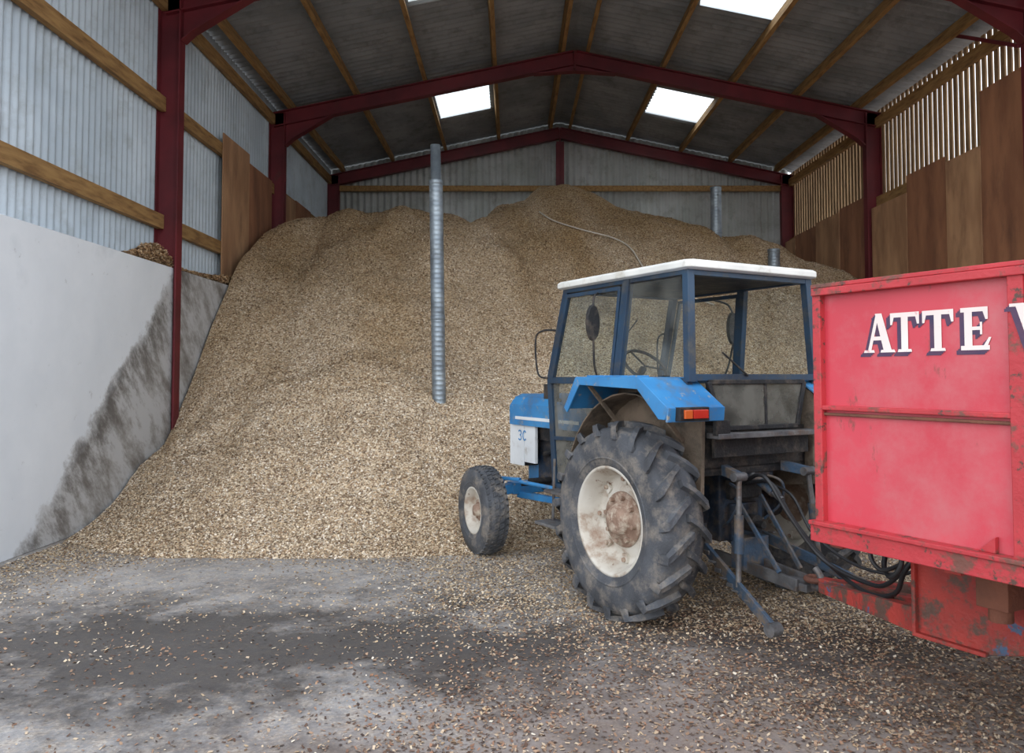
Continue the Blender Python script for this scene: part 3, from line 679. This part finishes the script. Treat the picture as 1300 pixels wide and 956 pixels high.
for s, nm in ((1, 'left'), (-1, 'right')):
    b = MB()
    pr = [(0.52, 1.40), (0.37, 1.625), (-0.34, 1.625), (-0.62, 1.44)]
    y0, y1 = 0.50, 0.97
    b.band(pr, s*y0, s*y1, 0.016, 0)
    sk = [(0.52, 1.40), (0.37, 1.625), (-0.34, 1.625), (-0.62, 1.44), (-0.60, 1.37), (-0.54, 1.37), (-0.33, 1.555), (0.33, 1.575), (0.49, 1.37)]
    b.prism(sk, s*(y1-0.014), s*y1, 0)
    b.prism([(-0.615, 1.445), (-0.635, 1.445), (-0.625, 1.355), (-0.605, 1.355)], s*y0, s*y1, 0)
    b.beam((0.34, s*0.88, 1.638), (-0.33, s*0.88, 1.638), 0.03, 0.012, 0)
    b.prism([(0.66, 0.78), (0.60, 1.2), (0.52, 1.38), (0.36, 1.61), (-0.34, 1.61), (-0.48, 1.50), (-0.46, 0.86), (0.0, 0.80)], s*0.52, s*0.55, 1)
    arc = [(0.78*math.cos(math.radians(a)), 0.66+0.86*math.sin(math.radians(a))) for a in range(28, 122, 10)]
    b.band(arc, s*0.52, s*0.80, 0.012, 1)
    b.beam((0.30, s*0.56, 1.2), (0.30, s*0.9, 1.57), 0.02, 0.03, 1); b.beam((-0.30, s*0.56, 1.2), (-0.30, s*0.9, 1.57), 0.02, 0.03, 1)
    b.box((-0.648, s*0.79, 1.405), (0.05, 0.24, 0.085), 2); b.box((-0.678, s*0.75, 1.405), (0.02, 0.12, 0.055), 3); b.box((-0.678, s*0.85, 1.405), (0.02, 0.06, 0.055), 4)
    b.obj('fender_'+nm, ['blue', 'mud', 'black', 'lamp', 'amber'], TR, bevel=0.004)
b = MB()
b.box((0.35, 0, 1.0), (1.5, 1.02, 0.06), 0)
b.box((-0.25, 0, 1.15), (0.30, 1.02, 0.28), 0)
b.box((0.05, 0, 1.22), (0.46, 0.46, 0.12), 1); b.box((-0.20, 0, 1.42), (0.12, 0.44, 0.34), 1, Matrix.Rotation(-0.15, 3, 'Y'))
b.box((0.1, 0, 1.1), (0.3, 0.3, 0.14), 0)
b.box((1.14, 0, 1.32), (0.22, 0.56, 0.56), 0)
b.cyl((1.08, 0, 1.40), (0.80, 0, 1.70), 0.03, m=0)
ax = Vector((-0.28, 0, 0.30)).normalized(); rot = Vector((0, 1, 0)).rotation_difference(ax).to_matrix()
pr = [(0.19+0.014*math.cos(t), 0.014*math.sin(t)) for t in [2*math.pi*i/8 for i in range(9)]]
b.lathe(pr, (0.78, 0, 1.72), 32, 0, True, rot)
for k in range(3):
    th = 2*math.pi*k/3+0.5; v = rot @ Vector((0.19*math.cos(th), 0, 0.19*math.sin(th))); b.beam((0.78, 0, 1.72), Vector((0.78, 0, 1.72))+v, 0.02, 0.012, 0)
b.tube([(0.5, -0.3, 1.05), (0.5, -0.32, 1.4), (0.45, -0.33, 1.55)], 0.012, 0); b.tube([(0.4, 0.35, 1.05), (0.42, 0.36, 1.35), (0.38, 0.36, 1.6)], 0.012, 0)
b.obj('cab_interior', ['black', 'seat'], TR, bevel=0.008)
b = MB()
b.box((1.08, 0.70, 0.44), (0.30, 0.20, 0.025), 0); b.box((1.02, 0.68, 0.70), (0.26, 0.16, 0.025), 0)
for x in (0.95, 1.2): b.beam((x, 0.62, 0.95), (x, 0.64, 0.44), 0.012, 0.03, 0)
b.box((1.08, -0.70, 0.44), (0.30, 0.20, 0.025), 0); b.box((0.75, 0.40, 0.80), (0.35, 0.25, 0.25), 1)
for x in (0.95, 1.2): b.beam((x, -0.62, 0.95), (x, -0.64, 0.44), 0.012, 0.03, 0)
b.obj('steps', ['metal', 'black'], TR, bevel=0.004)
b = MB()
for s in (1, -1):
    e0 = Vector((-0.12, s*0.27, 0.50)); e1 = Vector((-0.98, s*0.47, 0.13 if s > 0 else 0.24))
    b.beam(e0, e1, 0.028, 0.07, 0)
    b.cyl(e1+Vector((0, -0.04, 0)), e1+Vector((0, 0.04, 0)), 0.042, m=1, n=16)
    la0 = Vector((-0.15, s*0.22, 1.04)); la1 = Vector((-0.58, s*0.33, 0.98))
    b.beam(la0, la1, 0.05, 0.09, 0, h1=0.06)
    mid = e0.lerp(e1, 0.58)
    b.cyl(la1, mid, 0.018, m=1); b.cyl(la1.lerp(mid, 0.35), la1.lerp(mid, 0.7), 0.032, m=0, n=12)
    b.cyl(la1+Vector((0, -0.05, 0)), la1+Vector((0, 0.05, 0)), 0.03, m=1, n=12)
    p0 = Vector((-0.2, s*0.34, 0.52)); p1 = e0.lerp(e1, 0.75)
    for i in range(9):
        c = p0.lerp(p1, (i+0.5)/9)-Vector((0, 0, 0.06*math.sin(math.pi*(i+.5)/9)))
        b.box(c, (0.055, 0.012, 0.028) if i % 2 else (0.055, 0.03, 0.012), 1)
    b.beam((-0.1, s*0.24, 0.50), (-0.1, s*0.24, 0.75), 0.05, 0.12, 0, up=(1, 0, 0))
b.cyl((-0.15, -0.28, 1.04), (-0.15, 0.28, 1.04), 0.045, m=0)
b.cyl((-0.33, 0.0, 0.98), (-0.68, 0.04, 0.82), 0.022, m=1); b.cyl((-0.42, 0.01, 0.94), (-0.60, 0.03, 0.86), 0.034, m=0, n=12)
for s in (1, -1):
    b.beam((-0.1, s*0.09, 0.36), (-0.82, s*0.07, 0.30), 0.025, 0.08, 1); b.beam((-0.34, s*0.12, 0.80), (-0.70, s*0.10, 0.36), 0.02, 0.03, 0)
b.beam((-0.66, 0, 0.29), (-0.88, 0, 0.29), 0.12, 0.05, 1); b.tube([(-0.84, 0, 0.30), (-0.92, 0, 0.30), (-0.94, 0, 0.37), (-0.90, 0, 0.42)], 0.022, 1)
b.box((-0.35, 0.0, 0.42), (0.12, 0.24, 0.22), 0)
b.obj('rear_linkage', ['linkblue', 'metal'], TR, bevel=0.004)
b = MB()
b.tube([(-0.40, 0.12, 0.90), (-0.62, 0.15, 0.98), (-0.80, 0.12, 0.75), (-1.0, 0.05, 0.50), (-1.35, 0.1, 0.44), (-1.6, 0.25, 0.52), (-1.85, 0.38, 0.74)], 0.013, 0)
b.tube([(-0.40, 0.06, 0.90), (-0.60, 0.05, 0.92), (-0.75, 0.02, 0.7), (-0.98, -0.03, 0.46), (-1.4, 0.18, 0.41), (-1.66, 0.3, 0.48), (-1.78, 0.38, 0.64), (-1.86, 0.30, 0.78)], 0.013, 0)
b.tube([(-0.40, -0.06, 0.90), (-0.66, -0.06, 0.85), (-0.85, -0.05, 0.62), (-1.2, 0.0, 0.50), (-1.55, 0.05, 0.53), (-1.8, 0.1, 0.7)], 0.010, 0)
b.tube([(-0.35, 0.18, 0.90), (-0.50, 0.24, 0.86), (-0.45, 0.26, 0.7), (-0.30, 0.2, 0.6)], 0.010, 1)
b.tube([(-0.35, -0.12, 0.95), (-0.46, -0.2, 0.9), (-0.42, -0.24, 0.75), (-0.30, -0.2, 0.62)], 0.010, 1)
b.obj('hydraulic_hoses', ['hose', 'linkblue'], TR)

# ------------------------------------------------------------------ trailer
TL = empty('farm_trailer', (1.486, 5.85, 0), math.radians(119.5))
S0, S1, TW = -1.765, -5.85, 1.0
b = MB()
for s in (1, -1):
    b.box(((S0+S1)/2, s*(TW-0.006), 1.49), (S0-S1, 0.012, 1.12), 0)
    b.box(((S0+S1)/2, s*(TW+0.012), 2.045), (S0-S1, 0.07, 0.035), 1); b.box(((S0+S1)/2, s*(TW+0.006), 2.075), (S0-S1+0.03, 0.05, 0.02), 1)
    b.box(((S0+S1)/2, s*(TW+0.012), 1.492), (S0-S1, 0.035, 0.022), 1); b.box(((S0+S1)/2, s*(TW+0.008), 1.462), (S0-S1, 0.02, 0.014), 2)
    b.box(((S0+S1)/2, s*(TW+0.005), 0.895), (S0-S1+0.04, 0.09, 0.08), 1); b.box(((S0+S1)/2, s*(TW+0.03), 0.945), (S0-S1+0.04, 0.07, 0.02), 1)
    for x in (S0-0.02, -2.70, -3.72, -4.74, S1+0.03):
        b.box((x, s*(TW+0.012), 1.5), (0.045 if x > -2 else 0.06, 0.045, 1.12), 1)
    for x in (-2.60, -2.80, -3.62, -3.82): b.prism([(x, 0.955), (x+(0.07 if x in (-2.60, -3.62) else -0.07), 0.955), (x, 1.02)], s*TW, s*(TW+0.03), 1)
b.box((S0-0.01, 0, 1.48), (0.014, 2*TW, 1.14), 0); b.box((S1+0.01, 0, 1.48), (0.014, 2*TW, 1.14), 0)
for x in (S0, S1): b.box((x, 0, 2.05), (0.06, 2*TW, 0.05), 1)
for y in (-0.5, 0, 0.5): b.box((S0+0.015, y, 1.48), (0.04, 0.05, 1.12), 1)
b.box(((S0+S1)/2, 0, 0.92), (S0-S1-0.02, 2*TW-0.03, 0.04), 2)
for x in np.linspace(S0-0.06, S1+0.06, 8): b.box((float(x), 0, 0.865), (0.07, 2*TW-0.06, 0.08), 3)
b.obj('body', ['tred', 'tred2', 'rust', 'rustred'], TL, bevel=0.004)
b = MB()
for s in (1, -1):
    b.prism([(-1.86, 0.34), (-1.86, 0.82), (S1+0.2, 0.82), (S1+0.2, 0.62), (-2.9, 0.54), (-2.2, 0.34)], s*0.36, s*0.42, 0)
    b.beam((-1.0, s*0.05, 0.33), (-1.88, s*0.39, 0.41), 0.07, 0.06, 0, h1=0.13)
    b.beam((-1.86, s*0.39, 0.35), (-2.22, s*0.39, 0.35), 0.12, 0.02, 0); b.beam((-1.865, s*0.39, 0.34), (-1.865, s*0.39, 0.82), 0.02, 0.12, 0, up=(0, 1, 0))
b.beam((-0.95, 0, 0.34), (-2.0, 0, 0.40), 0.08, 0.06, 0)
b.box((-1.92, 0, 0.66), (0.08, 0.76, 0.26), 0); b.box((-2.3, 0.0, 0.60), (0.06, 0.76, 0.16), 1)
b.lathe([(0.055+0.02*math.cos(t), 0.02*math.sin(t)) for t in [2*math.pi*i/8 for i in range(9)]], (-0.90, 0, 0.35), 20, 1, True, Matrix.Rotation(math.pi/2, 3, 'X'))
b.box((-1.35, 0, 0.38), (0.25, 0.16, 0.02), 1)
b.cyl((-2.3, 0, 0.5), (-3.3, 0, 0.75), 0.07, m=1); b.cyl((-4.2, -0.85, 0.46), (-4.2, 0.85, 0.46), 0.06, m=1)
for s in (1, -1): b.box((-4.2, s*0.39, 0.56), (0.6, 0.06, 0.12), 1)
b.box((-2.35, 0.55, 0.70), (0.14, 0.14, 0.16), 1); b.cyl((-2.35, 0.55, 0.62), (-2.35, 0.55, 0.56), 0.05, m=1)
b.tube([(-1.80, 0.45, 0.84), (-1.84, 0.5, 0.70), (-1.78, 0.5, 0.62), (-1.70, 0.44, 0.66), (-1.68, 0.34, 0.78), (-1.8, 0.3, 0.85)], 0.014, 2)
b.tube([(-1.70, 0.47, 0.84), (-1.68, 0.52, 0.72), (-1.74, 0.52, 0.65), (-1.80, 0.44, 0.68)], 0.012, 2)
b.obj('chassis', ['rustred', 'rust', 'hose'], TL, bevel=0.005)
b = MB()
for s in (1, -1):
    for x in (-4.2,):
        w_ = 0.32; R_ = 0.46; r_ = 0.22; h = w_/2
        prof = [(r_, -h*.8), (r_+.03, -h), (R_-.06, -h), (R_-.01, -h*.8), (R_, 0), (R_-.01, h*.8), (R_-.06, h), (r_+.03, h), (r_, h*.8), (r_-0.03, h*.3*s), (0.1, 0.02*s), (0.06, 0.08*s), (0.001, 0.09*s)]
        b.lathe(prof, (x, s*0.80, R_), 48, 0)
b.obj('trailer_wheels', ['rubber'], TL)

def quads_A(): return [[(0.045, 0), (0.062, 0), (0.105, 0.175), (0.09, 0.175)], [(0.085, 0.175), (0.118, 0.175), (0.168, 0), (0.128, 0)], [(0.066, 0.055), (0.14, 0.055), (0.136, 0.072), (0.07, 0.072)],
                       [(0.026, 0), (0.082, 0), (0.078, 0.012), (0.03, 0.012)], [(0.11, 0), (0.184, 0), (0.178, 0.012), (0.114, 0.012)]]
def quads_T(): return [[(0.052, 0), (0.084, 0), (0.084, 0.17), (0.052, 0.17)], [(0, 0.152), (0.136, 0.152), (0.136, 0.172), (0, 0.172)], [(0, 0.12), (0.010, 0.12), (0.018, 0.155), (0, 0.172)],
                       [(0.126, 0.12), (0.136, 0.12), (0.136, 0.172), (0.118, 0.155)], [(0.034, 0), (0.102, 0), (0.098, 0.012), (0.038, 0.012)]]
def quads_E(): return [[(0.015, 0), (0.047, 0), (0.047, 0.17), (0.015, 0.17)], [(0, 0), (0.115, 0), (0.115, 0.018), (0, 0.018)], [(0, 0.154), (0.11, 0.154), (0.11, 0.172), (0, 0.172)],
                       [(0.04, 0.080), (0.085, 0.080), (0.085, 0.094), (0.04, 0.094)], [(0.105, 0.01), (0.122, 0.05), (0.112, 0.05), (0.09, 0.015)], [(0.1, 0.122), (0.11, 0.122), (0.11, 0.165), (0.088, 0.16)],
                       [(0.078, 0.062), (0.087, 0.062), (0.087, 0.112), (0.078, 0.112)]]
def quads_W(): return [[(0.02, 0.17), (0.058, 0.17), (0.095, 0), (0.072, 0)], [(0.078, 0), (0.095, 0), (0.135, 0.17), (0.12, 0.17)], [(0.11, 0.17), (0.148, 0.17), (0.185, 0), (0.162, 0)], [(0.168, 0), (0.185, 0), (0.225, 0.17), (0.21, 0.17)],
                       [(0, 0.16), (0.08, 0.16), (0.08, 0.172), (0, 0.172)], [(0.1, 0.16), (0.16, 0.16), (0.16, 0.172), (0.1, 0.172)], [(0.19, 0.16), (0.25, 0.16), (0.25, 0.172), (0.19, 0.172)]]
b = MB(); L = [(quads_A(), 1.995, 0), (quads_T(), 2.155, 0), (quads_T(), 2.305, 0), (quads_E(), 2.470, 0), (quads_W(), 2.682, 0.037), (quads_A(), 2.94, 0)]
for off, mi, d in (((0, 0), 0, 0.0016), ((-0.020, -0.018), 1, 0.0), ((-0.013, -0.012), 1, 0.0003), ((-0.006, -0.006), 1, 0.0006)):
    j = 0
    for qs, s0, ex in L:
        for qd in qs:
            j += 1
            b.add([(-(s0+u+off[0]), TW+0.002+ex+d+j*0.00001, 1.748+v+off[1]) for u, v in qd], [(0, 1, 2, 3)], mi)
b.obj('lettering', ['letter', 'lettershadow'], TL, recalc=False)

# ------------------------------------------------------------------ light
w = bpy.data.worlds.new('sky'); scene.world = w; w.use_nodes = True; nt = w.node_tree
bg = nt.nodes['Background']; bg.inputs[1].default_value = 2.4
tc = nt.nodes.new('ShaderNodeTexCoord'); sp = nt.nodes.new('ShaderNodeSeparateXYZ'); nt.links.new(tc.outputs['Generated'], sp.inputs[0])
rr = nt.nodes.new('ShaderNodeValToRGB'); nt.links.new(sp.outputs[2], rr.inputs[0])
rr.color_ramp.elements[0].position = 0.0; rr.color_ramp.elements[0].color = (0.93, 0.96, 1.0, 1)
rr.color_ramp.elements[1].position = 0.8; rr.color_ramp.elements[1].color = (0.80, 0.87, 1.0, 1)
nt.links.new(rr.outputs[0], bg.inputs[0])
sl = bpy.data.lights.new('overcast_sun', 'SUN'); sl.energy = 0.85; sl.angle = math.radians(60); sl.color = (1.0, 0.98, 0.95)
so = bpy.data.objects.new('overcast_sun', sl); scene.collection.objects.link(so); so.rotation_euler = (math.radians(58), 0, math.radians(-18))
